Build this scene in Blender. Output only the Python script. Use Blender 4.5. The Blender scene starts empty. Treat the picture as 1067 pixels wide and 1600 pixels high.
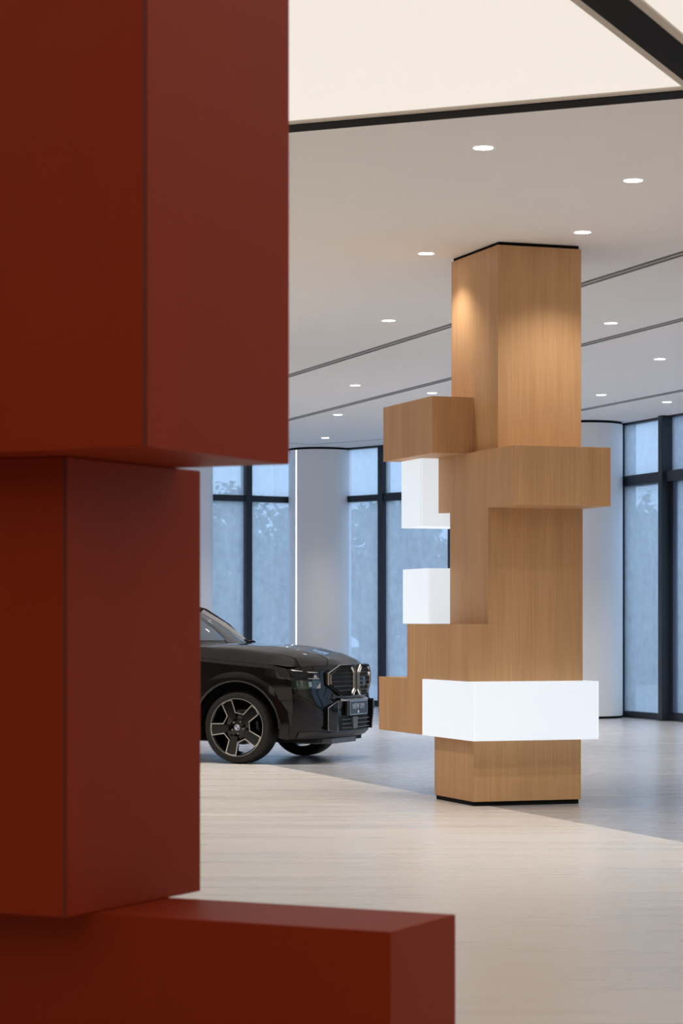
import bpy, bmesh, math, random
from mathutils import Vector, Matrix

R = math.radians
scene = bpy.context.scene
COL = scene.collection
random.seed(7)

# ------------------------------------------------------------------ camera
EYE = 1.53
cam_data = bpy.data.cameras.new('camera')
cam = bpy.data.objects.new('camera', cam_data)
COL.objects.link(cam)
cam.location = (0, 0, EYE)
cam.rotation_euler = (R(90), 0, 0)
cam_data.sensor_fit = 'VERTICAL'
cam_data.sensor_height = 36
cam_data.sensor_width = 24
cam_data.lens = 85
cam_data.shift_y = (970 - 800) / 1600
cam_data.clip_end = 500
cam_data.dof.use_dof = True
cam_data.dof.focus_distance = 22.5
cam_data.dof.aperture_fstop = 5.0
scene.camera = cam

# ------------------------------------------------------------------ world
world = bpy.data.worlds.new('overcast_dusk')
scene.world = world
world.use_nodes = True
bg = world.node_tree.nodes['Background']
bg.inputs['Color'].default_value = (0.50, 0.63, 0.85, 1)
bg.inputs['Strength'].default_value = 1.05

scene.view_settings.view_transform = 'Standard'
scene.view_settings.look = 'None'
scene.view_settings.exposure = 0.67
scene.view_settings.gamma = 1.0
scene.view_settings.use_curve_mapping = False
scene.cycles.use_denoising = True
scene.cycles.max_bounces = 10
scene.cycles.diffuse_bounces = 5
scene.cycles.glossy_bounces = 4
scene.cycles.transparent_max_bounces = 12

PANEL_EMIT = 0.495      # luminous ceiling
BOX_EMIT = 0.42        # light boxes on the wooden column
SPOT_W = 250.0          # every recessed downlight

# ------------------------------------------------------------------ materials
def new_mat(name):
    m = bpy.data.materials.new(name)
    m.use_nodes = True
    return m, m.node_tree.nodes, m.node_tree.links

def plain(name, col, rough=0.5, metal=0.0, coat=0.0, emit=None, estr=0.0, spec=0.5, coat_rough=0.03):
    m, n, l = new_mat(name)
    b = n['Principled BSDF']
    b.inputs['Base Color'].default_value = (*col, 1)
    b.inputs['Roughness'].default_value = rough
    b.inputs['Metallic'].default_value = metal
    b.inputs['Coat Weight'].default_value = coat
    b.inputs['Coat Roughness'].default_value = coat_rough
    b.inputs['Specular IOR Level'].default_value = spec
    if emit:
        b.inputs['Emission Color'].default_value = (*emit, 1)
        b.inputs['Emission Strength'].default_value = estr
    return m

def noise_chain(n, l, scale, nscale=1.0, detail=6, rot=(0, 0, 0), coord='Object', rough=0.6):
    tc = n.new('ShaderNodeTexCoord')
    mp = n.new('ShaderNodeMapping')
    mp.inputs['Scale'].default_value = scale
    mp.inputs['Rotation'].default_value = rot
    nz = n.new('ShaderNodeTexNoise')
    nz.inputs['Scale'].default_value = nscale
    nz.inputs['Detail'].default_value = detail
    nz.inputs['Roughness'].default_value = rough
    l.new(tc.outputs[coord], mp.inputs['Vector'])
    l.new(mp.outputs['Vector'], nz.inputs['Vector'])
    return nz

def ramp(n, l, src, stops):
    r = n.new('ShaderNodeValToRGB')
    e = r.color_ramp.elements
    e[0].position, e[0].color = stops[0][0], (*stops[0][1], 1)
    e[1].position, e[1].color = stops[-1][0], (*stops[-1][1], 1)
    for p, c in stops[1:-1]:
        k = e.new(p)
        k.color = (*c, 1)
    l.new(src, r.inputs['Fac'])
    return r

def mixcol(n, l, a, b, fac, mode='MULTIPLY'):
    x = n.new('ShaderNodeMix')
    x.data_type = 'RGBA'
    x.blend_type = mode
    if isinstance(fac, float):
        x.inputs[0].default_value = fac
    else:
        l.new(fac, x.inputs[0])
    l.new(a, x.inputs[6])
    l.new(b, x.inputs[7])
    return x.outputs[2]

def wood_mat(name, c_lo, c_hi):
    m, n, l = new_mat(name)
    b = n['Principled BSDF']
    fine = noise_chain(n, l, (70, 70, 1.6), 1.0, 8)
    broad = noise_chain(n, l, (5, 5, 0.25), 1.0, 2)
    r1 = ramp(n, l, fine.outputs['Fac'], [(0.30, c_lo), (0.62, c_hi)])
    r2 = ramp(n, l, broad.outputs['Fac'], [(0.35, (0.88, 0.87, 0.85)), (0.65, (1, 1, 1))])
    c = mixcol(n, l, r1.outputs['Color'], r2.outputs['Color'], 1.0)
    l.new(c, b.inputs['Base Color'])
    b.inputs['Roughness'].default_value = 0.48
    b.inputs['Specular IOR Level'].default_value = 0.22
    bp = n.new('ShaderNodeBump')
    bp.inputs['Strength'].default_value = 0.06
    bp.inputs['Distance'].default_value = 0.002
    l.new(fine.outputs['Fac'], bp.inputs['Height'])
    l.new(bp.outputs['Normal'], b.inputs['Normal'])
    return m

def floor_mat(name, c_lo, c_hi, rough, bump, spec):
    m, n, l = new_mat(name)
    b = n['Principled BSDF']
    fine = noise_chain(n, l, (0.9, 22, 1), 1.0, 4, rot=(0, 0, R(-6)))
    broad = noise_chain(n, l, (0.35, 4.5, 1), 1.0, 3, rot=(0, 0, R(-6)))
    r1 = ramp(n, l, fine.outputs['Fac'], [(0.22, c_lo), (0.75, c_hi)])
    r2 = ramp(n, l, broad.outputs['Fac'], [(0.30, (0.94, 0.937, 0.935)), (0.70, (1, 1, 1))])
    c = mixcol(n, l, r1.outputs['Color'], r2.outputs['Color'], 1.0)
    l.new(c, b.inputs['Base Color'])
    rr = ramp(n, l, broad.outputs['Fac'], [(0.3, (rough * 0.8,) * 3), (0.7, (rough * 1.2,) * 3)])
    l.new(rr.outputs['Color'], b.inputs['Roughness'])
    b.inputs['Specular IOR Level'].default_value = spec
    bp = n.new('ShaderNodeBump')
    bp.inputs['Strength'].default_value = bump
    bp.inputs['Distance'].default_value = 0.004
    l.new(broad.outputs['Fac'], bp.inputs['Height'])
    l.new(bp.outputs['Normal'], b.inputs['Normal'])
    return m

def paint_mat(name, col, rough, var=0.94, spec=0.5):
    m, n, l = new_mat(name)
    b = n['Principled BSDF']
    nz = noise_chain(n, l, (2, 2, 1.2), 1.0, 4)
    r1 = ramp(n, l, nz.outputs['Fac'], [(0.3, tuple(x * var for x in col)), (0.7, col)])
    l.new(r1.outputs['Color'], b.inputs['Base Color'])
    b.inputs['Roughness'].default_value = rough
    b.inputs['Specular IOR Level'].default_value = spec
    return m

def facing_fac(n, l, f0=0.045):
    """Schlick reflectance that treats both sides of a thin pane alike"""
    lw = n.new('ShaderNodeLayerWeight')
    lw.inputs['Blend'].default_value = 0.5
    pw = n.new('ShaderNodeMath'); pw.operation = 'POWER'; pw.inputs[1].default_value = 5.0
    l.new(lw.outputs['Facing'], pw.inputs[0])
    ma = n.new('ShaderNodeMath'); ma.operation = 'MULTIPLY_ADD'
    ma.inputs[1].default_value = 1 - f0; ma.inputs[2].default_value = f0
    l.new(pw.outputs[0], ma.inputs[0])
    return ma.outputs[0]

def pane_mat(name):
    """misted, rain-streaked glazing: clear glass whose milky film also stands in for outdoor haze"""
    m, n, l = new_mat(name)
    for x in list(n):
        if x.type == 'BSDF_PRINCIPLED':
            n.remove(x)
    out = [x for x in n if x.type == 'OUTPUT_MATERIAL'][0]
    tr = n.new('ShaderNodeBsdfTransparent')
    tr.inputs['Color'].default_value = (0.85, 0.95, 1.0, 1)
    tl = n.new('ShaderNodeBsdfTranslucent')  # milky film puts the haze outside into the glass
    tl.inputs['Color'].default_value = (0.88, 0.93, 0.98, 1)
    nz = noise_chain(n, l, (3.5, 3.5, 0.5), 1.0, 5)
    nz2 = noise_chain(n, l, (7, 7, 6), 1.0, 6)
    mx = mixcol(n, l, nz.outputs['Fac'], nz2.outputs['Fac'], 0.6, 'MIX')
    rr = ramp(n, l, mx, [(0.34, (0.36,) * 3), (0.66, (0.56,) * 3)])
    a = n.new('ShaderNodeMixShader')
    l.new(rr.outputs['Color'], a.inputs[0])
    l.new(tr.outputs[0], a.inputs[1])
    l.new(tl.outputs[0], a.inputs[2])
    gl = n.new('ShaderNodeBsdfGlossy')
    gl.inputs['Roughness'].default_value = 0.03
    b = n.new('ShaderNodeMixShader')
    l.new(facing_fac(n, l), b.inputs[0])
    l.new(a.outputs[0], b.inputs[1])
    l.new(gl.outputs[0], b.inputs[2])
    l.new(b.outputs[0], out.inputs['Surface'])
    return m

def clear_glass(name, tint, gloss=0.06):
    m, n, l = new_mat(name)
    for x in list(n):
        if x.type == 'BSDF_PRINCIPLED':
            n.remove(x)
    out = [x for x in n if x.type == 'OUTPUT_MATERIAL'][0]
    tr = n.new('ShaderNodeBsdfTransparent')
    tr.inputs['Color'].default_value = (*tint, 1)
    gl = n.new('ShaderNodeBsdfGlossy')
    gl.inputs['Roughness'].default_value = 0.02
    b = n.new('ShaderNodeMixShader')
    l.new(facing_fac(n, l, gloss), b.inputs[0])
    l.new(tr.outputs[0], b.inputs[1])
    l.new(gl.outputs[0], b.inputs[2])
    l.new(b.outputs[0], out.inputs['Surface'])
    return m

def leaf_mat(name, a, b_):
    m, n, l = new_mat(name)
    b = n['Principled BSDF']
    nz = noise_chain(n, l, (0.9, 0.9, 0.9), 1.0, 4)
    r1 = ramp(n, l, nz.outputs['Fac'], [(0.35, a), (0.65, b_)])
    l.new(r1.outputs['Color'], b.inputs['Base Color'])
    b.inputs['Roughness'].default_value = 0.6
    tl = n.new('ShaderNodeBsdfTranslucent')
    l.new(r1.outputs['Color'], tl.inputs['Color'])
    mx = n.new('ShaderNodeMixShader')
    mx.inputs[0].default_value = 0.45
    out = [x for x in n if x.type == 'OUTPUT_MATERIAL'][0]
    l.new(b.outputs[0], mx.inputs[1])
    l.new(tl.outputs[0], mx.inputs[2])
    l.new(mx.outputs[0], out.inputs['Surface'])
    return m

M = {}
M['oak'] = wood_mat('oak_veneer', (0.555, 0.315, 0.15), (0.645, 0.38, 0.19))
M['black'] = plain('black_metal', (0.006, 0.006, 0.006), 0.75, spec=0.12)
M['frame'] = plain('window_frame_metal', (0.012, 0.018, 0.028), 0.42)  # black metal with its blue reflection put into the base colour
M['sash'] = plain('door_sash_metal', (0.10, 0.14, 0.23), 0.4)
M['red'] = paint_mat('terracotta_lacquer', (0.235, 0.0200, 0.0010), 0.5, spec=0.13)
M['seam'] = plain('terracotta_seam', (0.07, 0.008, 0.002), 0.6)
M['floor_light'] = floor_mat('pale_wood_floor', (0.665, 0.62, 0.572), (0.715, 0.675, 0.632), 0.30, 0.006, 0.38)
M['floor_grey'] = floor_mat('grey_wood_floor', (0.33, 0.325, 0.335), (0.46, 0.455, 0.47), 0.25, 0.22, 0.5)
M['ceiling'] = paint_mat('ceiling_paint', (0.88, 0.865, 0.85), 0.8, 0.985, 0.2)
M['slot'] = plain('diffuser_grey', (0.42, 0.41, 0.40), 0.6)
M['slot_dark'] = plain('diffuser_slot_dark', (0.16, 0.16, 0.165), 0.7)
M['wall'] = paint_mat('wall_paint', (0.80, 0.78, 0.75), 0.8, 0.97, 0.2)
M['wall_dark'] = paint_mat('dark_wall_paint', (0.16, 0.14, 0.13), 0.8, 0.95, 0.2)
M['column'] = paint_mat('white_column_paint', (0.88, 0.88, 0.89), 0.5, 0.985, 0.4)
M['beige'] = plain('ceiling_frame_beige', (0.62, 0.55, 0.47), 0.7)
M['membrane'] = plain('stretched_light_membrane', (0.25, 0.25, 0.25), 0.7, emit=(1.0, 0.915, 0.825), estr=PANEL_EMIT, spec=0.1)
M['acrylic'] = plain('lit_acrylic', (0.55, 0.57, 0.60), 0.35, emit=(0.80, 0.90, 1.0), estr=BOX_EMIT, spec=0.3)
M['lamp_disc'] = plain('downlight_lens', (0.9, 0.9, 0.9), 0.4, emit=(1.0, 0.95, 0.90), estr=9.0)
M['lamp_ring'] = plain('downlight_ring', (0.78, 0.77, 0.76), 0.5)
M['led'] = plain('led_strip', (0.9, 0.9, 0.9), 0.4, emit=(0.93, 0.96, 1.0), estr=1.1)
M['pane'] = pane_mat('misted_haze_glazing')
M['grass'] = leaf_mat('lawn', (0.05, 0.12, 0.04), (0.12, 0.24, 0.08))
M['paving'] = paint_mat('wet_paving', (0.42, 0.41, 0.41), 0.55, 0.85)
M['kerb'] = paint_mat('kerb_concrete', (0.55, 0.54, 0.54), 0.7, 0.9)
M['bark'] = paint_mat('bark', (0.08, 0.06, 0.045), 0.9, 0.6)
LEAF = [leaf_mat('leaf_dark', (0.07, 0.15, 0.10), (0.15, 0.27, 0.15)),  # leaf colours lightened towards blue green to paint in the haze
        leaf_mat('leaf_fresh', (0.18, 0.32, 0.13), (0.32, 0.48, 0.20)),
        leaf_mat('leaf_olive', (0.24, 0.28, 0.16), (0.40, 0.40, 0.25)),
        leaf_mat('leaf_blue', (0.09, 0.20, 0.17), (0.20, 0.36, 0.28))]
M['paint'] = plain('car_black_paint', (0.007, 0.006, 0.0055), 0.5, coat=1.0, coat_rough=0.02, spec=0.0)
M['gloss'] = plain('car_gloss_black', (0.004, 0.0045, 0.005), 0.06)
M['trim'] = plain('car_satin_trim', (0.02, 0.02, 0.02), 0.4)
M['dark'] = plain('car_void', (0.004, 0.004, 0.004), 0.8)
M['rubber'] = plain('tyre_rubber', (0.016, 0.015, 0.014), 0.62, spec=0.35)
M['steel'] = plain('machined_alloy', (0.80, 0.79, 0.77), 0.22, 1.0)
M['chrome_dark'] = plain('smoked_chrome', (0.50, 0.49, 0.48), 0.28, 1.0)
M['slat'] = plain('grille_slat', (0.10, 0.10, 0.10), 0.25, 0.6)
M['disc'] = plain('brake_disc', (0.25, 0.25, 0.25), 0.35, 1.0)
M['lens'] = plain('headlamp_lens', (0.010, 0.028, 0.018), 0.06, coat=1.0)  # black glass, greenish reflection tinted into the colour
M['lens_white'] = plain('headlamp_reflector', (0.34, 0.32, 0.32), 0.25)
M['plate'] = plain('number_board', (0.02, 0.03, 0.05), 0.3)
M['print'] = plain('plate_print', (0.45, 0.48, 0.52), 0.4)
M['white'] = plain('white_print', (0.85, 0.85, 0.85), 0.4)
M['blue'] = plain('emblem_blue', (0.03, 0.16, 0.5), 0.3)
M['silver'] = plain('satin_silver', (0.55, 0.55, 0.56), 0.3, 0.8)
M['skid'] = plain('skid_grey', (0.10, 0.105, 0.115), 0.4)
M['headliner'] = plain('pillar_trim_grey', (0.42, 0.42, 0.43), 0.8)
M['car_glass'] = clear_glass('car_glass', (0.55, 0.58, 0.59), 0.10)
M['seat'] = plain('seat_leather', (0.05, 0.045, 0.04), 0.5)

# ------------------------------------------------------------------ helpers
class MB:
    def __init__(s):
        s.v, s.f = [], []
    def add(s, verts, faces):
        o = len(s.v)
        s.v += [tuple(x) for x in verts]
        s.f += [tuple(i + o for i in f) for f in faces]
        return s
    def box(s, x0, x1, y0, y1, z0, z1):
        v = [(x, y, z) for z in (z0, z1) for y in (y0, y1) for x in (x0, x1)]
        return s.add(v, [(0, 2, 3, 1), (4, 5, 7, 6), (0, 1, 5, 4), (1, 3, 7, 5), (3, 2, 6, 7), (2, 0, 4, 6)])
    def prism(s, poly, a0, a1, axis='z'):
        """extrude a 2-D polygon; axis z: (x,y), axis x: (y,z), axis y: (x,z)"""
        n = len(poly)
        def P(p, a):
            return {'z': (p[0], p[1], a), 'x': (a, p[0], p[1]), 'y': (p[0], a, p[1])}[axis]
        v = [P(p, a0) for p in poly] + [P(p, a1) for p in poly]
        f = [tuple(range(n - 1, -1, -1)), tuple(range(n, 2 * n))]
        f += [(i, (i + 1) % n, n + (i + 1) % n, n + i) for i in range(n)]
        return s.add(v, f)
    def grid(s, rows, closed=False):
        h, w = len(rows), len(rows[0])
        v = [p for r in rows for p in r]
        f = []
        for i in range(h - 1):
            for j in range(w if closed else w - 1):
                k = (j + 1) % w
                f.append((i * w + j, i * w + k, (i + 1) * w + k, (i + 1) * w + j))
        return s.add(v, f)
    def lathe(s, prof, seg=48, axis='z', a0=0.0, a1=2 * math.pi):
        """prof: (radius, height) along axis"""
        full = abs(a1 - a0 - 2 * math.pi) < 1e-6
        n = seg if full else seg + 1
        rows = []
        for (r, h) in prof:
            row = []
            for k in range(n):
                t = a0 + (a1 - a0) * k / seg
                c, q = r * math.cos(t), r * math.sin(t)
                row.append({'z': (c, q, h), 'y': (c, h, q), 'x': (h, c, q)}[axis])
            rows.append(row)
        return s.grid(rows, full)
    def tube(s, pts, r, seg=8, closed=False):
        pts = [Vector(p) for p in pts]
        n = len(pts)
        rows = []
        for i, p in enumerate(pts):
            if closed:
                t = pts[(i + 1) % n] - pts[i - 1]
            else:
                t = pts[min(i + 1, n - 1)] - pts[max(i - 1, 0)]
            t.normalize()
            up = Vector((0, 0, 1)) if abs(t.z) < 0.9 else Vector((1, 0, 0))
            a = t.cross(up).normalized()
            b = a.cross(t)
            rr = r[i] if isinstance(r, (list, tuple)) else r
            rows.append([p + (a * math.cos(2 * math.pi * k / seg) + b * math.sin(2 * math.pi * k / seg)) * rr for k in range(seg)])
        if closed:
            rows.append(rows[0])
        s.grid(rows, True)
        if not closed:
            o = len(s.v) - len(rows) * seg
            s.f.append(tuple(o + k for k in range(seg - 1, -1, -1)))
            s.f.append(tuple(len(s.v) - seg + k for k in range(seg)))
        return s
    def build(s, name, m, parent=None, smooth=None, bevel=0.0, merge=False):
        me = bpy.data.meshes.new(name)
        me.from_pydata(s.v, [], s.f)
        bm = bmesh.new()
        bm.from_mesh(me)
        if merge:
            bmesh.ops.remove_doubles(bm, verts=bm.verts, dist=1e-5)
        bmesh.ops.recalc_face_normals(bm, faces=bm.faces)
        if bevel:
            bmesh.ops.bevel(bm, geom=list(bm.edges), offset=bevel, segments=2, affect='EDGES', profile=0.6)
        bm.to_mesh(me)
        bm.free()
        if smooth is not None:
            for p in me.polygons:
                p.use_smooth = True
            me.set_sharp_from_angle(angle=R(smooth))
        for mm in (m if isinstance(m, (list, tuple)) else [m]):
            me.materials.append(M[mm] if isinstance(mm, str) else mm)
        o = bpy.data.objects.new(name, me)
        COL.objects.link(o)
        o.parent = parent
        return o

def tag(o, label=None, cat=None, group=None, kind=None):
    if label: o['label'] = label
    if cat: o['category'] = cat
    if group: o['group'] = group
    if kind: o['kind'] = kind
    return o

def empty(name, loc=(0, 0, 0), rz=0.0, parent=None):
    o = bpy.data.objects.new(name, None)
    o.empty_display_size = 0.2
    COL.objects.link(o)
    o.location = loc
    o.rotation_euler = (0, 0, rz)
    o.parent = parent
    return o

def frame2d(ox, oy, deg):
    a = R(deg)
    c, s_ = math.cos(a), math.sin(a)
    return lambda x, y: (ox + c * x - s_ * y, oy + s_ * x + c * y)

def clip(poly, nx, ny, k):
    """keep the part of a convex polygon where nx*x+ny*y <= k"""
    out = []
    for i in range(len(poly)):
        a, b = poly[i], poly[(i + 1) % len(poly)]
        da, db = nx * a[0] + ny * a[1] - k, nx * b[0] + ny * b[1] - k
        if da <= 0:
            out.append(a)
        if da * db < 0:
            t = da / (da - db)
            out.append((a[0] + (b[0] - a[0]) * t, a[1] + (b[1] - a[1]) * t))
    return out

# ------------------------------------------------------------------ layout
H = 4.67                                    # ceiling height
ANG = 19.17                                 # wooden column, floor joint, ceiling slots
AX, AY = 1.089, 19.931                      # front left foot of the wooden column
A = frame2d(AX, AY, ANG)
ca, sa = math.cos(R(ANG)), math.sin(R(ANG))
LANG = -23.1                                # luminous ceiling
L = frame2d(0, 0, LANG)
cl, sl = math.cos(R(LANG)), math.sin(R(LANG))
P_CORNER = (-0.39, 44.6)                    # round column where the glass front turns
P_LEFT = (-2.85, 43.0)
P_RIGHT = (4.30, 39.2)
FAR_L = (-13.0, 36.4)
NEAR_R = (20.36, -7.0)
room = [(-13.0, -7.0), NEAR_R, P_RIGHT, P_CORNER, FAR_L]

# ------------------------------------------------------------------ floor
kx = ca * AX + sa * AY + 0.14
light = clip(room, ca, sa, kx)
grey = clip(room, -ca, -sa, -kx)
f1 = MB().prism(light, -0.08, 0.0).build('floor', 'floor_light')
tag(f1, 'pale wood grained showroom floor', kind='structure')
f2 = MB().prism(grey, -0.08, -0.0015).build('floor_grey', 'floor_grey')
tag(f2, 'glossy grey wood grained showroom floor', kind='structure')
f1.rotation_euler = f2.rotation_euler = (0, 0, 0)

# ------------------------------------------------------------------ ceiling
ceil = empty('ceiling', (0, 0, H))
tag(ceil, 'flat white plaster ceiling', kind='structure')
YF, YN = 14.15, -3.4                        # luminous field in its own frame
XL, XR = -10.6, 8.0  # unseen right end widened to throw more light on the red column
BLK, BEI = 0.20, 0.055
def in_l(poly, xmin=None, xmax=None, ymin=None, ymax=None):
    if xmin is not None: poly = clip(poly, -cl, -sl, -xmin)
    if xmax is not None: poly = clip(poly, cl, sl, xmax)
    if ymin is not None: poly = clip(poly, sl, -cl, -ymin)
    if ymax is not None: poly = clip(poly, -sl, cl, ymax)
    return poly
slots = [(1.97, 0.16), (4.06, 0.16), (7.64, 0.16)]
cuts = [-60.0] + [v for c, w in slots for v in (c - w / 2, c + w / 2)] + [60.0]
kA = ca * AX + sa * AY
far_zone = in_l(room, ymin=YF)
for i in range(0, len(cuts), 2):
    p = clip(clip(far_zone, -ca, -sa, -(kA + cuts[i])), ca, sa, kA + cuts[i + 1])
    if len(p) > 2:
        MB().prism(p, 0.0, 0.10).build('ceiling_panel', 'ceiling', ceil)
for kw in (dict(xmax=XL, ymax=YF), dict(xmin=XR, ymax=YF), dict(xmin=XL, xmax=XR, ymax=YN)):
    p = in_l(room, **kw)
    if len(p) > 2:
        MB().prism(p, 0.0, 0.10).build('ceiling_panel', 'ceiling', ceil)

# linear air slots between the ceiling panels
slot_words = ['nearest the wooden column top', 'in the middle of the ceiling', 'furthest back near the round column']
for (c, w), word in zip(slots, slot_words):
    p = clip(clip(far_zone, -ca, -sa, -(kA + c - w / 2)), ca, sa, kA + c + w / 2)
    ys = [-(q[0] - AX) * sa + (q[1] - AY) * ca for q in p]
    y0, y1 = min(ys) + 0.1, max(ys) - 0.1
    t = empty('linear_diffuser', (*A(c, 0), H), R(ANG))
    tag(t, 'long grey linear air slot ' + word, 'air vent', 'ceiling air slots')
    MB().box(-w / 2, w / 2, y0, y1, 0.05, 0.09).build('backing', 'slot_dark', t)
    for xx in (-w / 2, -0.018, w / 2 - 0.022):
        ww = 0.036 if xx == -0.018 else 0.022
        MB().box(xx, xx + ww, y0, y1, 0.0, 0.05).build('slat', 'slot', t)

# thin joint that follows the glass front
jt = empty('trim_1', (0, 0, H))
tag(jt, 'thin joint line in the ceiling along the glass front', kind='structure')
jp = [(-3.6, 41.05), (-0.52, 43.05), (0.72, 41.80), (2.45, 39.8)]
for a, b in zip(jp, jp[1:]):
    d = Vector((b[0] - a[0], b[1] - a[1])).normalized() * 0.0
    nrm = Vector((-(b[1] - a[1]), b[0] - a[0])).normalized() * 0.03
    MB().prism([(a[0] - nrm.x, a[1] - nrm.y), (b[0] - nrm.x, b[1] - nrm.y), (b[0] + nrm.x, b[1] + nrm.y), (a[0] + nrm.x, a[1] + nrm.y)], -0.004, 0.0).build('joint_strip', 'slot', jt)

# luminous ceiling: two stretched membranes in one black and beige frame
XB0, XB1 = -3.68, -3.46
lum = empty('light_ceiling', (0, 0, H), R(LANG))
tag(lum, 'black framed luminous ceiling with stretched warm white membranes', 'ceiling light')
def rect_ring(x0, x1, y0, y1, w, z0, z1, name, m):
    MB().box(x0, x1, y1 - w, y1, z0, z1).build(name, m, lum)
    MB().box(x0, x1, y0, y0 + w, z0, z1).build(name, m, lum)
    MB().box(x0, x0 + w, y0 + w, y1 - w, z0, z1).build(name, m, lum)
    MB().box(x1 - w, x1, y0 + w, y1 - w, z0, z1).build(name, m, lum)
rect_ring(XL, XR, YN, YF, BLK, -0.006, 0.10, 'black_border', 'black')
MB().box(XB0, XB1, YN + BLK, YF - BLK, -0.006, 0.10).build('black_divider', 'black', lum)
for x0, x1 in ((XL + BLK, XB0), (XB1, XR - BLK)):
    rect_ring(x0, x1, YN + BLK, YF - BLK, BEI, 0.0, 0.06, 'beige_edge', 'beige')
    MB().box(x0 + BEI, x1 - BEI, YN + BLK + BEI, YF - BLK - BEI, 0.012, 0.03).build('membrane', 'membrane', lum)

# ------------------------------------------------------------------ plain walls out of view
def wall(name, a, b, label, m='wall'):
    d = Vector((b[0] - a[0], b[1] - a[1]))
    n = Vector((-d.y, d.x)).normalized() * -0.15
    o = MB().prism([a, b, (b[0] + n.x, b[1] + n.y), (a[0] + n.x, a[1] + n.y)], -0.08, H + 0.1).build(name, m)
    tag(o, label, kind='structure')
wall('wall_left', FAR_L, (-13.0, -7.0), 'plain dark painted side wall of the showroom', 'wall_dark')
wall('wall_back', (-13.0, -7.0), NEAR_R, 'plain dark painted rear wall of the showroom', 'wall_dark')

# ------------------------------------------------------------------ glass front
ZT = EYE + 2.21                              # transom height
win_n = [0]
def bay(a, b, door=False, transom=0.055, first=False, last=True, sill=0.10, md=0.10):
    """one glazed bay from a to b (world xy); local x along the wall, y outwards"""
    win_n[0] += 1
    d = Vector((b[0] - a[0], b[1] - a[1]))
    w = d.length
    e = empty('window_%d' % win_n[0], (a[0], a[1], 0), math.atan2(d.y, d.x))
    tag(e, 'black framed floor to ceiling glazed bay', kind='structure')
    mw = 0.065
    if first: MB().box(-mw, mw, -md, md, 0, H).build('mullion', 'frame', e, bevel=0.006)
    if last: MB().box(w - mw, w + mw, -md, md, 0, H).build('mullion', 'frame', e, bevel=0.006)
    MB().box(mw, w - mw, -md * 0.7, md * 0.7, ZT - transom, ZT + transom).build('transom', 'frame', e)
    MB().box(mw, w - mw, -0.07, 0.07, H - 0.03, H + 0.1).build('head', 'frame', e)
    MB().box(mw, w - mw, -0.012, 0.012, ZT + transom, H - 0.03).build('pane', 'pane', e)
    if door:
        lf = MB().box(mw, w - mw, -0.045, 0.045, 0.012, 0.13).build('door_leaf_rail', 'frame', e)
        MB().box(mw, mw + 0.06, -0.06, 0.06, 0.0, ZT - transom).build('door_jamb', 'frame', e)
        MB().box(mw + 0.06, mw + 0.16, -0.03, 0.03, 0.13, ZT - transom).build('door_stile', 'sash', e)
        MB().box(w - mw - 0.10, w - mw, -0.03, 0.03, 0.13, ZT - transom).build('door_stile', 'sash', e)
        MB().box(mw + 0.16, w - mw - 0.10, -0.012, 0.012, 0.13, ZT - transom).build('pane', 'pane', e)
    else:
        MB().box(mw, w - mw, -0.07, 0.07, 0.0, sill).build('sill', 'frame', e)
        MB().box(mw, w - mw, -0.012, 0.012, sill, ZT - transom).build('pane', 'pane', e)
    return e
def along(a, b, t):
    return (a[0] + (b[0] - a[0]) * t, a[1] + (b[1] - a[1]) * t)
# left of the corner column
mid = along(P_LEFT, P_CORNER, 0.46)
for k in range(4):
    bay(along(FAR_L, P_LEFT, k / 4), along(FAR_L, P_LEFT, (k + 1) / 4), last=(k < 3))
bay(P_LEFT, mid)
bay(mid, P_CORNER, last=False)
# between the corner column and the right column
q = [along(P_CORNER, P_RIGHT, t) for t in (0, 0.2456, 0.5, 0.75, 1)]
bay(q[0], q[1])
bay(q[1], q[2], transom=0.07)
bay(q[2], q[3])
bay(q[3], q[4], last=False)
# right hand front, running towards the camera side
RD = Vector((NEAR_R[0] - P_RIGHT[0], NEAR_R[1] - P_RIGHT[1]))
RLEN = RD.length
RD.normalize()
def rp(s): return (P_RIGHT[0] + RD.x * s, P_RIGHT[1] + RD.y * s)
bay(rp(0.62), rp(2.28), first=True, transom=0.08, md=0.19)
bay(rp(2.28), rp(4.2), door=True, transom=0.08, md=0.19)
step = 2.4
for k in range(6):
    bay(rp(4.2 + step * k), rp(4.2 + step * (k + 1)), transom=0.08, md=0.19)
wall('wall_right', NEAR_R, rp(4.2 + step * 6 + 0.07), 'plain pale painted side wall of the showroom')

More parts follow.
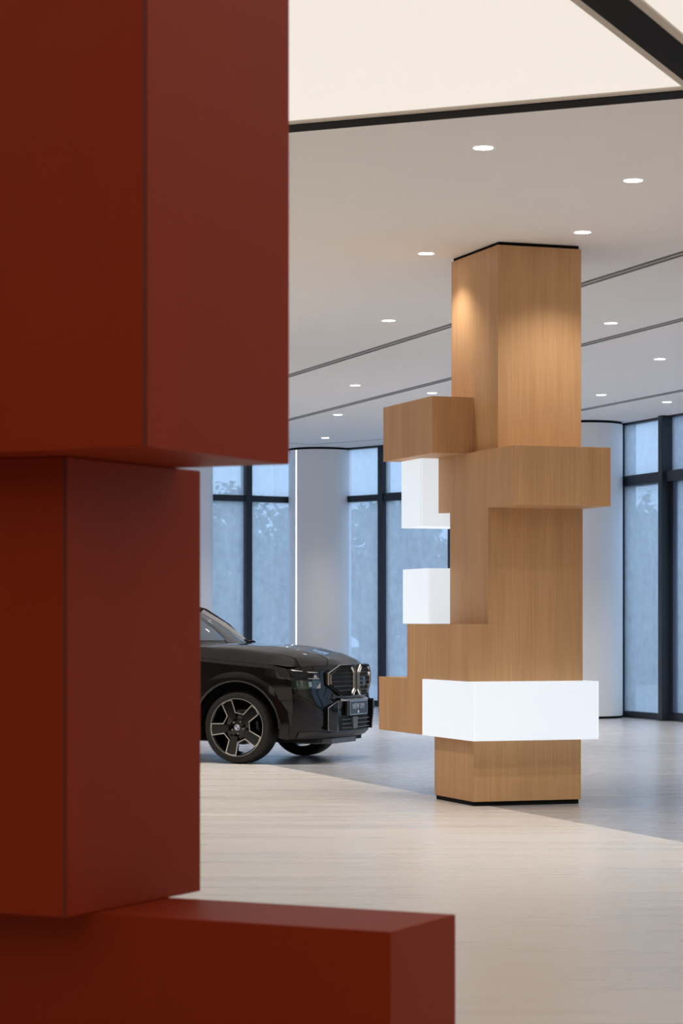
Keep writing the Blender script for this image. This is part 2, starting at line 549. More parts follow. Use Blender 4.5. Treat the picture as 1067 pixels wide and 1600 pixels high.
# ------------------------------------------------------------------ round columns by the glass
def round_column(x, y, label, led=None, r=0.575):
    t = empty('round_column', (x, y, 0))
    tag(t, label, 'column', 'white round columns along the glass front')
    MB().lathe([(r - 0.02, 0.0), (r - 0.02, 0.035)], 64).build('shadow_base', 'black', t, smooth=30)
    MB().lathe([(0.0, 0.035), (r, 0.035), (r, H - 0.04), (0.0, H - 0.04)], 96).build('shaft', 'column', t, smooth=30)
    MB().lathe([(r - 0.012, H - 0.04), (r - 0.012, H - 0.001)], 64).build('shadow_ring', 'black', t, smooth=30)
    if led is not None:
        c, s_ = math.cos(led), math.sin(led)
        b = MB()
        rr = r + 0.006
        tw = 0.011
        b.add([((r - 0.03) * c - tw * -s_, (r - 0.03) * s_ - tw * c, 0.04), ((r - 0.03) * c + tw * -s_, (r - 0.03) * s_ + tw * c, 0.04),
               (rr * c + tw * -s_, rr * s_ + tw * c, 0.04), (rr * c - tw * -s_, rr * s_ - tw * c, 0.04),
               ((r - 0.03) * c - tw * -s_, (r - 0.03) * s_ - tw * c, H - 0.05), ((r - 0.03) * c + tw * -s_, (r - 0.03) * s_ + tw * c, H - 0.05),
               (rr * c + tw * -s_, rr * s_ + tw * c, H - 0.05), (rr * c - tw * -s_, rr * s_ - tw * c, H - 0.05)],
              [(0, 1, 2, 3), (4, 5, 6, 7), (0, 1, 5, 4), (1, 2, 6, 5), (2, 3, 7, 6), (3, 0, 4, 7)])
        b.build('light_strip', 'led', t)
    return t
round_column(-0.395, 44.2, 'white round column behind the car bonnet with a vertical light strip', led=R(-90 - 47.5))
round_column(-2.86, 42.95, 'white round column at the left edge beside the red block column')
round_column(3.88, 38.35, 'white round column right behind the wooden block column')

# ------------------------------------------------------------------ wooden block column
wc = empty('block_column', (AX, AY, 0), R(ANG))
tag(wc, 'oak veneered column of stacked offset blocks with white light boxes', 'column')
BV = 0.002
Z0, Z1, Z2, Z3, Z4, Z5 = 0.545, 1.025, 1.503, 2.465, 2.945, 3.425
MB().box(0.012, 0.955, 0.015, 0.87, 0.0, 0.036).build('plinth', 'black', wc)
MB().box(0.0, 0.97, 0.0, 0.885, 0.036, Z0).build('base_block', 'oak', wc, bevel=BV)
MB().prism([(0, Z0), (2.136, Z0), (2.136, Z1), (1.415, Z1), (1.415, Z2), (0, Z2)], -0.051, 0.986, 'x').build('step_block', 'oak', wc, bevel=BV)
MB().prism([(0, Z2), (0.85, Z2), (0.85, Z3), (1.12, Z3), (1.12, Z4), (-0.54, Z4), (-0.54, Z3), (0, Z3)], 0.129, 0.986, 'x').build('cross_block', 'oak', wc, bevel=BV)
MB().box(-0.164, 0.2165, 0.529, 1.715, Z4, Z5).build('side_block', 'oak', wc, bevel=BV)
MB().box(0.217, 0.972, 0.0, 1.034, Z4, H - 0.028).build('shaft', 'oak', wc, bevel=BV)
MB().box(0.232, 0.955, 0.015, 1.02, H - 0.028, H - 0.001).build('shadow_gap', 'black', wc)

def light_box(x0, x1, y0, y1, z0, z1):
    t = 0.012
    b = MB().box(x0 + t, x1 - t, y0 + t, y1 - t, z0 + t, z1 - t).build('light_box', 'acrylic', wc)
    b['label'] = 'white glowing acrylic light box'
    g = 0.0008
    for args in ((x0 + t, x1 - t, y0, y0 + t - g, z0, z1), (x0 + t, x1 - t, y1 - t + g, y1, z0, z1),
                 (x0, x0 + t - g, y0, y1, z0, z1), (x1 - t + g, x1, y0, y1, z0, z1),
                 (x0 + t, x1 - t, y0 + t, y1 - t, z0, z0 + t - g), (x0 + t, x1 - t, y0 + t, y1 - t, z1 - t + g, z1)):
        MB().box(*args).build('acrylic_panel', 'acrylic', b, bevel=0.002)
light_box(-0.085, 1.040, -0.20, 0.955, Z0 + 0.002, Z1 + 0.004)
light_box(-0.070, 0.60, 0.852, 1.470, Z2 + 0.002, 1.981)
light_box(-0.034, 0.60, 1.122, 1.600, 2.350, Z4 - 0.004)

# ------------------------------------------------------------------ red block column, close to the camera
D0 = 7.66
k7 = D0 / 7.0
rc = empty('block_column', ((610 - 533.5) / 3777.8 * D0, D0, 0), R(-26.5))
tag(rc, 'terracotta red lacquered column of offset blocks close in front', 'column')
ZB = EYE - (1456 - 970) / 3777.8 * D0
def kz(z): return EYE + (z - EYE) * k7
RB = 0.005
MB().box(-1.75 * k7, 0.0, 0.0, 0.468 * k7, 0.0, ZB).build('base_block', 'red', rc, bevel=RB)
ZU = kz(2.030)
MB().box(-1.95 * k7, -1.012 * k7, -0.150 * k7, 0.662 * k7, ZB + 0.001, ZU - 0.001).build('middle_block', 'red', rc, bevel=RB)
MB().box(-1.97, -0.66, -0.393, 0.567, ZU, H - 0.03).build('top_block', 'red', rc, bevel=RB)

MB().box(-0.66 - 0.014, -0.66 - 0.004, -0.393 - 0.0012, -0.393 + 0.004, ZU + 0.006, H - 0.036).build('corner_joint', 'seam', rc)
MB().box(-1.012 * k7 - 0.014, -1.012 * k7 - 0.004, -0.150 * k7 - 0.0012, -0.150 * k7 + 0.004, ZB + 0.006, ZU - 0.006).build('corner_joint', 'seam', rc)

# ------------------------------------------------------------------ recessed downlights
def downlight(x, y, label, power=1.0, group='recessed ceiling downlights'):
    t = empty('downlight', (x, y, H))
    tag(t, label, 'downlight', group)
    MB().lathe([(0.066, -0.002), (0.078, -0.004), (0.082, -0.001)], 32).build('ring', 'lamp_ring', t, smooth=40)
    MB().lathe([(0.0, -0.0025), (0.066, -0.0025)], 32).build('lens', 'lamp_disc', t)
    if power:
        ld = bpy.data.lights.new('downlight_beam', 'SPOT')
        ld.energy = SPOT_W * power
        ld.color = (1.0, 0.94, 0.87)
        ld.spot_size = R(110)
        ld.spot_blend = 0.8
        ld.shadow_soft_size = 0.05
        lo = bpy.data.objects.new('downlight_beam', ld)
        COL.objects.link(lo)
        lo.parent = t
        lo.location = (0, 0, -0.02)
    return t
dl = [(0.941, 16.05, 'large round downlight nearest the luminous ceiling edge'),
      (2.079, 17.24, 'round downlight at upper right, second nearest the luminous ceiling'),
      (1.948, 19.54, 'round downlight right beside the top right edge of the wooden column'),
      (0.725, 20.67, 'round downlight just left of the wooden column top'),
      (0.492, 25.29, 'round downlight above the first air slot left of the column'),
      (2.840, 25.51, 'round downlight right of the column between first and second air slots'),
      (0.183, 32.23, 'small downlight between the two air slots left of the column'),
      (3.819, 29.00, 'small downlight at the right edge between second and third air slots'),
      (1.248, 33.32, 'small downlight just above the projecting upper wooden block'),
      (3.607, 33.60, 'small downlight right of the column above the round column'),
      (-0.054, 36.84, 'small downlight left of the column below the second air slot'),
      (4.669, 34.69, 'tiny downlight at the right edge above the dark window frame'),
      (-0.280, 41.48, 'faint downlight right above the round column with the light strip')]
for x, y, lb in dl:
    downlight(x, y, lb, {20.67: 0.15, 19.54: 0.22, 16.05: 0.7, 17.24: 0.5, 41.48: 0.5, 20.67: 0.13}.get(y, 1.0))
hid = [(-2.2, 20.5), (-2.6, 25.2), (-5.0, 21.0), (-5.6, 26.5), (-3.2, 31.0), (-6.5, 32.0), (-3.4, 37.0), (-8.5, 23.0), (-9.0, 29.0), (-10.5, 34.0), (-11.0, 19.0), (-11.3, 26.0), (-7.8, 36.8),
       (5.6, 17.5), (6.6, 23.0), (8.6, 18.5), (6.4, 28.5), (9.4, 23.5), (11.0, 16.5), (12.0, 12.5), (14.5, 8.5), (11.5, 9.0)]
for x, y in hid:  # unseen downlights added to brighten the room and sparkle in the paint
    downlight(x, y, 'round ceiling downlight out of the picture, added to light the room and mirror in the car paint', group='added downlights out of view')
# ------------------------------------------------------------------ car
car = empty('car', (-0.739, 26.75, 0), R(-23))
tag(car, 'glossy black SUV with octagonal kidney grilles and two-tone five-spoke wheels', 'car')
WR = 0.39                                   # tyre radius
# perimeter columns from the nose centre round the corner and along the flank
ROWZ = [0.27, 0.335, 0.46, 0.58, 0.672, 0.69, 0.745, 0.83, 0.92]
FX = [[0.890, 0.885, 0.855, 0.800, 0.690, 0.580, 0.50],
      [0.955, 0.950, 0.920, 0.860, 0.745, 0.615, 0.50],
      [0.965, 0.960, 0.935, 0.875, 0.765, 0.630, 0.50],
      [0.965, 0.960, 0.935, 0.880, 0.775, 0.640, 0.50],
      [0.980, 0.975, 0.940, 0.880, 0.780, 0.645, 0.50],
      [0.935, 0.930, 0.905, 0.865, 0.775, 0.645, 0.50],
      [0.940, 0.935, 0.910, 0.860, 0.770, 0.645, 0.50],
      [0.945, 0.940, 0.912, 0.858, 0.760, 0.645, 0.50],
      [0.945, 0.940, 0.910, 0.852, 0.750, 0.635, 0.50],
      [0.935, 0.930, 0.900, 0.842, 0.735, 0.610, 0.48],
      [0.905, 0.900, 0.870, 0.815, 0.705, 0.585, 0.47]]
FY = [0.0, 0.18, 0.42, 0.60, 0.78, 0.915, 0.975]
SX = [0.36, 0.20, 0.0, -0.22, -0.45, -0.62, -1.0, -1.6, -2.2, -2.6, -2.85, -3.1, -3.35, -3.6, -3.85, -4.02, -4.12, -4.14]
SYK = [1.0] * 13 + [0.99, 0.97, 0.90, 0.55, 0.0]
ROWY = [0.925, 0.955, 0.975, 0.985, 0.99, 0.99, 0.993, 0.998, 0.998, 0.985, 0.955]
def ztop(x):
    pts = [(0.95, 1.055), (0.80, 1.045), (0.62, 1.035), (0.36, 1.07), (0.0, 1.10), (-0.45, 1.14), (-1.6, 1.19), (-3.2, 1.22), (-4.2, 1.16)]
    for (a, za), (b, zb) in zip(pts, pts[1:]):
        if x >= b:
            t = min(max((a - x) / (a - b), 0), 1)
            return za + (zb - za) * t
    return pts[-1][1]
def catmull(p0, p1, p2, p3, t):
    return 0.5 * (2 * p1 + (p2 - p0) * t + (2 * p0 - 5 * p1 + 4 * p2 - p3) * t * t + (3 * p1 - p0 - 3 * p2 + p3) * t ** 3)
NC = len(FY) + len(SX)
def node(r, c):
    if c < 0:
        p = node(r, -c)
        return Vector((p.x, -p.y, p.z))
    if c >= NC:
        p = node(r, 2 * (NC - 1) - c)
        return Vector((p.x, -p.y, p.z))
    if c < len(FY):
        x, y = FX[r][c], FY[c]
        if c >= 5: y = FY[c] * ROWY[r] / 0.995
    else:
        x, y = SX[c - len(FY)], ROWY[r] * SYK[c - len(FY)]
        if c == NC - 2: x = SX[-2]
    zt = ztop(x)
    z = ROWZ[r] if r < 9 else (zt - 0.045 if r == 9 else zt)
    return Vector((x, y, z))
def shell(c, z, side=-1, off=0.0):
    """point on the body skin: column position c, height z (metres), off = outwards"""
    def col(r, cc):
        i = int(math.floor(cc)); t = cc - i
        P_ = [node(r, i + k) for k in (-1, 0, 1, 2)]
        return Vector([catmull(P_[0][k], P_[1][k], P_[2][k], P_[3][k], t) for k in range(3)])
    def at(cc, zz):
        prev = col(0, cc)
        if zz <= prev.z: return prev
        for r in range(1, 11):
            cur = col(r, cc)
            if zz <= cur.z or r == 10:
                t = min(1, (zz - prev.z) / max(1e-6, cur.z - prev.z))
                return prev.lerp(cur, t)
            prev = cur
    p = at(c, z)
    if off:
        d = at(c + 0.08, z) - at(c - 0.08, z)
        n = Vector((d.y, -d.x, 0)).normalized()
        if n.dot(p - Vector((-0.2, 0, p.z))) < 0: n = -n
        p = p + n * off
    return (p.x, p.y * -side, p.z) if side < 0 else (p.x, -p.y, p.z)
# NB: side=-1 -> car's left (+y), side=+1 -> car's right (-y, towards the camera)
def skin(c0, c1, step):
    n = max(1, int(round((c1 - c0) / step)))
    return [c0 + (c1 - c0) * k / n for k in range(n + 1)]
cols = skin(0, 7, 0.25) + skin(7, 12, 0.125)[1:] + skin(12, 15, 0.5)[1:] + skin(15, 21, 0.125)[1:] + skin(21, NC - 1, 0.25)[1:]
def rowpts(side):
    rows = []
    lv = [(r, t / 4) for r in range(10) for t in range(4)] + [(10, 0)]
    for r, t in lv:
        row = []
        for cc in cols:
            i = int(math.floor(cc)); u = cc - i
            def col(rr):
                P_ = [node(rr, i + k) for k in (-1, 0, 1, 2)]
                return Vector([catmull(P_[0][k], P_[1][k], P_[2][k], P_[3][k], u) for k in range(3)])
            p = col(r) if t == 0 else col(r).lerp(col(r + 1), t)
            row.append((p.x, p.y * side, p.z))
        rows.append(row)
    return rows
body = MB()
AR = 0.50
for side in (1, -1):
    rows = rowpts(side)
    w = len(rows[0])
    o = len(body.v)
    body.v += [p for r in rows for p in r]
    for i in range(len(rows) - 1):
        for j in range(w - 1):
            q4 = [i * w + j, i * w + j + 1, (i + 1) * w + j + 1, (i + 1) * w + j]
            ps = [body.v[o + k] for k in q4]
            cx_, cz_ = sum(p[0] for p in ps) / 4, sum(p[2] for p in ps) / 4
            if any(math.hypot(cx_ - ax, cz_ - WR) < AR and abs(ps[0][1]) > 0.8 for ax in (0.0, -3.105)):
                continue
            body.f.append(tuple(o + k for k in q4))
body.build('body_shell', 'paint', car, smooth=24, merge=True)
# strip between the flank crease and the window line, behind the bonnet
BZ = 1.297
for side in (1, -1):
    rows = [[], [], []]
    for k in range(25):
        x = -0.645 - 3.375 * k / 24
        yk = 0.955 * (1.0 if x > -3.6 else 1 - (x + 3.6) ** 2 * 0.6)
        zb = BZ + 0.02 * k / 24
        rows[0].append((x, yk * side, ztop(x)))
        rows[1].append((x, (yk - 0.035) * side, ztop(x) * 0.35 + zb * 0.65))
        rows[2].append((x, (yk - 0.085) * side, zb))
    MB().grid(rows).build('door_shoulder', 'paint', car, smooth=30)
# bonnet: seam to seam, with shoulder crease and two power creases
def hood_front(y):
    ay = abs(y)
    pts = [(0, 0.905), (0.18, 0.900), (0.42, 0.870), (0.60, 0.815), (0.78, 0.705), (0.915, 0.585), (0.955, 0.47)]
    for (a, xa), (b, xb) in zip(pts, pts[1:]):
        if ay <= b:
            return xa + (xb - xa) * (ay - a) / (b - a)
    return pts[-1][1]
def lin(pts, x):
    if x <= pts[0][0]: return pts[0][1]
    for (a, va), (b, vb) in zip(pts, pts[1:]):
        if x <= b:
            return va + (vb - va) * (x - a) / (b - a)
    return pts[-1][1]
MIDZ = [(-0.66, 1.288), (-0.3, 1.283), (0.17, 1.258), (0.43, 1.226), (0.69, 1.168), (0.82, 1.115), (0.90, 1.062)]
SHZ = [(-0.66, 1.262), (-0.5, 1.252), (-0.13, 1.235), (0.34, 1.175), (0.60, 1.132), (0.75, 1.095), (0.85, 1.055), (0.9, 1.045)]
def hood_z(x, y):
    ay = abs(y)
    s_ = lin([(-0.66, 0.84), (0.3, 0.80), (0.6, 0.68), (0.85, 0.52), (0.9, 0.50)], x)
    e_ = lin([(-0.45, 0.955), (0.3, 0.955), (0.47, 0.955), (0.585, 0.915), (0.705, 0.78), (0.815, 0.60), (0.9, 0.50)], x)
    zm, zs, ze = lin(MIDZ, x), lin(SHZ, x), ztop(x)
    e_ = max(e_, s_ + 0.02)
    if ay <= s_:
        t = ay / s_
        cr = 0.45
        if t < cr:
            return zm - 0.006 * math.cos(t / cr * math.pi / 2)
        u = (t - cr) / (1 - cr)
        return zm + (zs - zm) * (u ** 1.7)
    t = min(1, (ay - s_) / (e_ - s_))
    return zs + (ze - zs) * (0.75 * t + 0.25 * t * t)
rows = []
NS, NT = 36, 48
for i in range(NS + 1):
    row = []
    for j in range(NT + 1):
        y = (-1 + 2 * j / NT) * 0.955
        ay = abs(y)
        xb = -0.51 - 0.15 * (ay / 0.8) ** 2 if ay < 0.80 else -0.66
        xf = hood_front(y)
        x = xb + (xf - xb) * (i / NS)
        z = hood_z(x, y)
        if i == NS: z = ztop(x) + 0.003
        row.append((x, y, z))
    rows.append(row)
MB().grid(rows).build('bonnet', 'paint', car, smooth=22)
# dark shut line under the bonnet edge and door seam
for side in (1, -1):
    MB().tube([(x, 0.957 * side, ztop(x) - 0.001) for x in [-0.64 + 0.1 * k for k in range(11)]], 0.0045, 6).build('shut_line', 'dark', car)
    MB().tube([(-0.74, y * side, z) for y, z in ((0.945, 0.33), (0.985, 0.6), (0.998, 0.9), (0.957, 1.14), (0.875, 1.29))], 0.004, 6).build('door_seam', 'dark', car)
    MB().tube([(-1.62, y * side, z) for y, z in ((0.945, 0.33), (0.985, 0.6), (0.998, 0.9), (0.957, 1.19), (0.875, 1.30))], 0.004, 6).build('door_seam', 'dark', car)
# underbody
MB().box(-3.9, 0.78, -0.62, 0.62, 0.22, 0.60).build('underbody', 'dark', car)
MB().box(-2.55, -0.56, -0.90, 0.90, 0.24, 0.42).build('sill_tray', 'dark', car)
# arch flares and liners
for side in (1, -1):
    for ax in (0.0, -3.105):
        rows = []
        prof = [(0.488, 0.90), (0.488, 1.000), (0.505, 1.010), (0.555, 1.006), (0.60, 0.990)]
        n = 40
        for (r, yy) in prof:
            row = []
            for k in range(n + 1):
                t = R(-12) + (math.pi + R(24)) * k / n
                c, s_ = math.cos(t), math.sin(t)
                sq = 1.0 + 0.055 * (math.sin(2 * t) ** 2) * (r - 0.488) / 0.112
                dx = r * sq * c
                tuck = 1 - 0.30 * max(0.0, dx - 0.40) if ax == 0.0 else 1.0
                row.append((ax + dx, yy * tuck * side, WR + r * sq * s_))
            rows.append(row)
        MB().grid(rows).build('arch_flare', 'paint', car, smooth=20)
        MB().lathe([(0.505, 0.55 * side), (0.505, 0.93 * side)], 40, 'y', R(-14), math.pi + R(14)).build('wheel_liner', 'dark', car).location = (ax, 0, WR)
        MB().lathe([(0.05, 0.55 * side), (0.505, 0.55 * side)], 40, 'y', R(-14), math.pi + R(14)).build('wheel_liner', 'dark', car).location = (ax, 0, WR)
# wheels: local y outwards = -y of the wheel mesh
def ribbon(b, p, q_, w, y0, y1):
    p, q_ = Vector(p), Vector(q_)
    d = (q_ - p).normalized()
    n = Vector((-d.y, d.x)) * w / 2
    e_ = d * w * 0.5
    pts = [p - n - e_, q_ - n + e_, q_ + n + e_, p + n - e_]
    b.prism([(v.x, v.y) for v in pts], y0, y1, 'y')
def wheel(ax, side, spin):
    tyre = [(0.296, 0.125), (0.315, 0.136), (0.340, 0.140), (0.368, 0.131), (0.384, 0.112), (0.390, 0.085), (0.3905, 0.0), (0.390, -0.085), (0.384, -0.112), (0.368, -0.131), (0.340, -0.140), (0.315, -0.136), (0.296, -0.125)]
    b = MB().lathe(tyre, 72, 'y')
    for yy in (-0.055, 0.0, 0.055):
        pass
    t = b.build('wheel', 'rubber', car, smooth=28)
    t.location = (ax, 0.845 * side, WR)
    t.rotation_euler = (0, 0, 0 if side < 0 else math.pi)      # outer face towards -y when side<0
    t['label'] = 'black low profile tyre with two-tone alloy rim'
    tb = MB()
    for k in range(72):
        a_ = 2 * math.pi * k / 72
        c, s_ = math.cos(a_), math.sin(a_)
        for yy in (-0.098, 0.098):
            r0, r1 = 0.372, 0.3885
            w = 0.006
            tb.add([(r * math.cos(a_ + da), yy + dy, r * math.sin(a_ + da)) for r, dy in ((r0, -0.022 if yy < 0 else 0.022), (r1, 0.02 if yy < 0 else -0.02)) for da in (-w / 0.39, w / 0.39)], [(0, 1, 3, 2)])
    tb.build('tread_blocks', 'dark', t)['kind'] = 'stuff'
    MB().lathe([(0.302, -0.128), (0.308, -0.133), (0.300, -0.134), (0.288, -0.118), (0.278, 0.02), (0.280, 0.12)], 72, 'y').build('rim_barrel', 'gloss', t, smooth=30)
    MB().lathe([(0.305, -0.1335), (0.308, -0.1345), (0.311, -0.1335)], 72, 'y').build('rim_edge', 'chrome_dark', t, smooth=40)
    MB().lathe([(0.05, 0.02), (0.19, 0.02), (0.19, 0.045), (0.05, 0.045)], 48, 'y').build('brake_disc', 'disc', t, smooth=30)
    ca_b = MB().prism([(0.10, -0.10), (0.205, -0.11), (0.215, 0.0), (0.205, 0.11), (0.10, 0.10)], -0.01, 0.07, 'y')
    ca_b.build('brake_caliper', 'gloss', t, bevel=0.004)
    hub = MB().lathe([(0.0, -0.118), (0.035, -0.118), (0.05, -0.110), (0.095, -0.100), (0.130, -0.112), (0.140, -0.080), (0.10, 0.02)], 40, 'y')
    hub.build('hub', 'gloss', t, smooth=30)
    MB().lathe([(0.0, -0.1215), (0.034, -0.1215), (0.034, -0.11)], 32, 'y').build('hub_cap', 'silver', t, smooth=30)
    em = MB()
    fl = []
    for k in range(4):
        n0 = len(em.f)
        pts = [(0, 0)] + [(0.022 * math.cos(R(90 * k + 15 * j)), 0.022 * math.sin(R(90 * k + 15 * j))) for j in range(7)]
        em.prism(pts, -0.123, -0.1216, 'y')
        fl += [k % 2] * (len(em.f) - n0)
    eo = em.build('hub_emblem', ['white', 'blue'], t)
    for p, fi in zip(eo.data.polygons, fl):
        p.material_index = fi
    for k in range(5):
        a_ = R(spin) + R(90) + R(72) * k * 1.0
        bo = MB().lathe([(0.0, -0.114), (0.010, -0.114), (0.010, -0.10)], 6, 'y').build('wheel_bolt', 'chrome_dark', t)
        bo.location = (0.068 * math.cos(a_), 0, 0.068 * math.sin(a_))
    trim = MB()
    prev = None
    first = None
    for k in range(5):
        a_ = R(spin) + R(72) * k
        def pol(r, da): return (r * math.cos(a_ + da), r * math.sin(a_ + da))
        # solid dark spoke
        sp = MB().prism([pol(0.10, -0.32), pol(0.165, -0.30), pol(0.288, -0.205), pol(0.298, -0.12), pol(0.301, 0.0), pol(0.298, 0.12), pol(0.288, 0.205), pol(0.165, 0.30), pol(0.10, 0.32)], -0.134, -0.080, 'y')
        sp.build('spoke', 'gloss', t, bevel=0.004)
        i0, o0, o1, i1 = pol(0.160, -0.33), pol(0.298, -0.205), pol(0.298, 0.205), pol(0.160, 0.33)
        w = 0.0115
        ribbon(trim, i0, o0, w, -0.141, -0.120)
        ribbon(trim, o0, pol(0.303, 0), w, -0.141, -0.120)
        ribbon(trim, pol(0.303, 0), o1, w, -0.141, -0.120)
        ribbon(trim, o1, i1, w, -0.141, -0.120)
        if prev: ribbon(trim, prev, i0, w * 0.75, -0.139, -0.118)
        else: first = i0
        prev = i1
    ribbon(trim, prev, first, w * 0.75, -0.139, -0.118)
    trim.build('spoke_edging', 'steel', t)
    return t
for ax in (0.0, -3.105):
    wheel(ax, -1, 113)
    wheel(ax, 1, 100)
# greenhouse
rail = [(-0.73, 0.79, 1.262), (-0.93, 0.755, 1.468), (-1.20, 0.70, 1.640), (-1.52, 0.655, 1.715), (-2.0, 0.64, 1.728), (-2.8, 0.63, 1.69), (-3.4, 0.63, 1.58), (-3.85, 0.72, 1.33)]
for side in (1, -1):
    rr = [(x, y * side, z) for x, y, z in rail]
    MB().tube(rr, [0.028, 0.030, 0.035, 0.04, 0.04, 0.045, 0.06, 0.07], 10).build('roof_rail', 'paint', car, smooth=40)
    MB().tube([(-0.76, 0.750 * side, 1.270), (-0.98, 0.705 * side, 1.445), (-1.23, 0.655 * side, 1.61)], [0.075, 0.075, 0.06], 10).build('pillar_lining', 'headliner', car, smooth=40)
    # black corner of the side glass
    MB().prism([(-0.70, 1.292), (-0.86, 1.296), (-0.98, 1.40), (-1.02, 1.46), (-0.95, 1.44)], 0.845 * side - 0.01, 0.845 * side + 0.006, 'y').build('quarter_trim', 'trim', car)
    low, top = [], []
    for x in [-0.72 - 2.95 * k / 30 for k in range(31)]:
        yk = 0.868 - (0.0 if x > -3.2 else (x + 3.2) ** 2 * 0.25)
        zt = lin([(-p[0], p[2]) for p in rail], -x) - 0.02
        yt = lin([(-p[0], p[1]) for p in rail], -x)
        low.append((x, yk * side, BZ - 0.01)); top.append((x, yt * side, max(zt, BZ)))
    MB().grid([low, top]).build('side_glass', 'car_glass', car, smooth=40)
    MB().tube([(x, (0.872 if x > -3.2 else 0.872 - (x + 3.2) ** 2 * 0.25) * side, BZ) for x in [-0.66 - 3.14 * k / 24 for k in range(25)]], 0.010, 6).build('belt_moulding', 'trim', car)
    MB().box(-1.66, -1.54, min(side * 0.66, side * 0.84), max(side * 0.66, side * 0.84), 1.29, 1.70).build('door_pillar', 'dark', car)
    m_ = MB().lathe([(0.0, -0.11), (0.06, -0.10), (0.088, -0.05), (0.095, 0.03), (0.07, 0.10), (0.0, 0.115)], 20, 'y').build('door_mirror', 'gloss', car, smooth=40)
    m_.location = (-1.02, side * 1.02, 1.33); m_.scale = (0.75, 1, 0.9)
    MB().tube([(-1.02, side * 0.87, 1.29), (-1.02, side * 0.96, 1.30)], 0.025, 8).build('mirror_arm', 'gloss', car)
def ws(u, v):
    """windscreen point: u lateral -1..1, v 0 base .. 1 roof"""
    yb, yt = 0.78, 0.665
    y = u * (yb + (yt - yb) * v)
    x = -0.53 - 0.60 * v - 0.04 * v * v - (0.15 - 0.02 * v) * u * u
    z = 1.272 + 0.475 * v - 0.045 * v * v - 0.045 * u * u * v
    return (x, y, z)
MB().grid([[ws(-1 + 2 * j / 20, i / 12) for j in range(21)] for i in range(13)]).build('windscreen', 'car_glass', car, smooth=40)
rows = []
for i in range(25):
    t = i / 24
    x0 = -1.16 - 2.3 * t
    zt = lin([(-p[0], p[2]) for p in rail], -x0)
    yt = lin([(-p[0], p[1]) for p in rail], -x0)
    rows.append([(x0 - 0.12 * u * u * (1 - t), u * yt, zt + 0.035 * (1 - u * u)) for u in [-1 + j / 8 for j in range(17)]])
MB().grid(rows).build('roof', 'paint', car, smooth=40)
MB().grid([[(-3.46 - 0.42 * v, u * (0.62 + 0.12 * v), 1.60 - 0.34 * v + 0.02 * (1 - u * u)) for u in [-1 + j / 8 for j in range(17)]] for v in [k / 6 for k in range(7)]]).build('rear_window', 'car_glass', car, smooth=40)
MB().grid([[(-3.86 - 0.28 * v, u * (0.84 - 0.02 * v), 1.295 - 0.12 * v) for u in [-1 + j / 8 for j in range(17)]] for v in [k / 4 for k in range(5)]]).build('tailgate_lip', 'paint', car, smooth=40)
# cabin
MB().prism([(-0.66, 1.16), (-0.85, 1.25), (-1.22, 1.23), (-1.27, 0.9), (-0.66, 0.9)], -0.74, 0.74, 'y').build('dashboard', 'seat', car, bevel=0.01)
MB().box(-3.6, -0.9, -0.80, 0.80, 0.60, 0.70).build('cabin_floor', 'dark', car)
for sx in (-1.85, -2.8):
    for sy in (-0.40, 0.40):
        MB().prism([(sx + 0.35, 0.70), (sx + 0.37, 0.92), (sx + 0.02, 0.90), (sx - 0.22, 1.42), (sx - 0.33, 1.40), (sx - 0.16, 0.70)], sy - 0.25, sy + 0.25, 'y').build('seat', 'seat', car, bevel=0.03)
        MB().box(sx - 0.36, sx - 0.25, sy - 0.13, sy + 0.13, 1.43, 1.60).build('headrest', 'seat', car, bevel=0.03)
sw = MB().tube([(0.0, 0.19 * math.cos(k * math.pi / 12), 0.19 * math.sin(k * math.pi / 12)) for k in range(24)], 0.016, 8, True).build('steering_wheel', 'dark', car, smooth=60)
sw.location = (-1.30, 0.40, 1.18); sw.rotation_euler = (0, R(-25), 0)

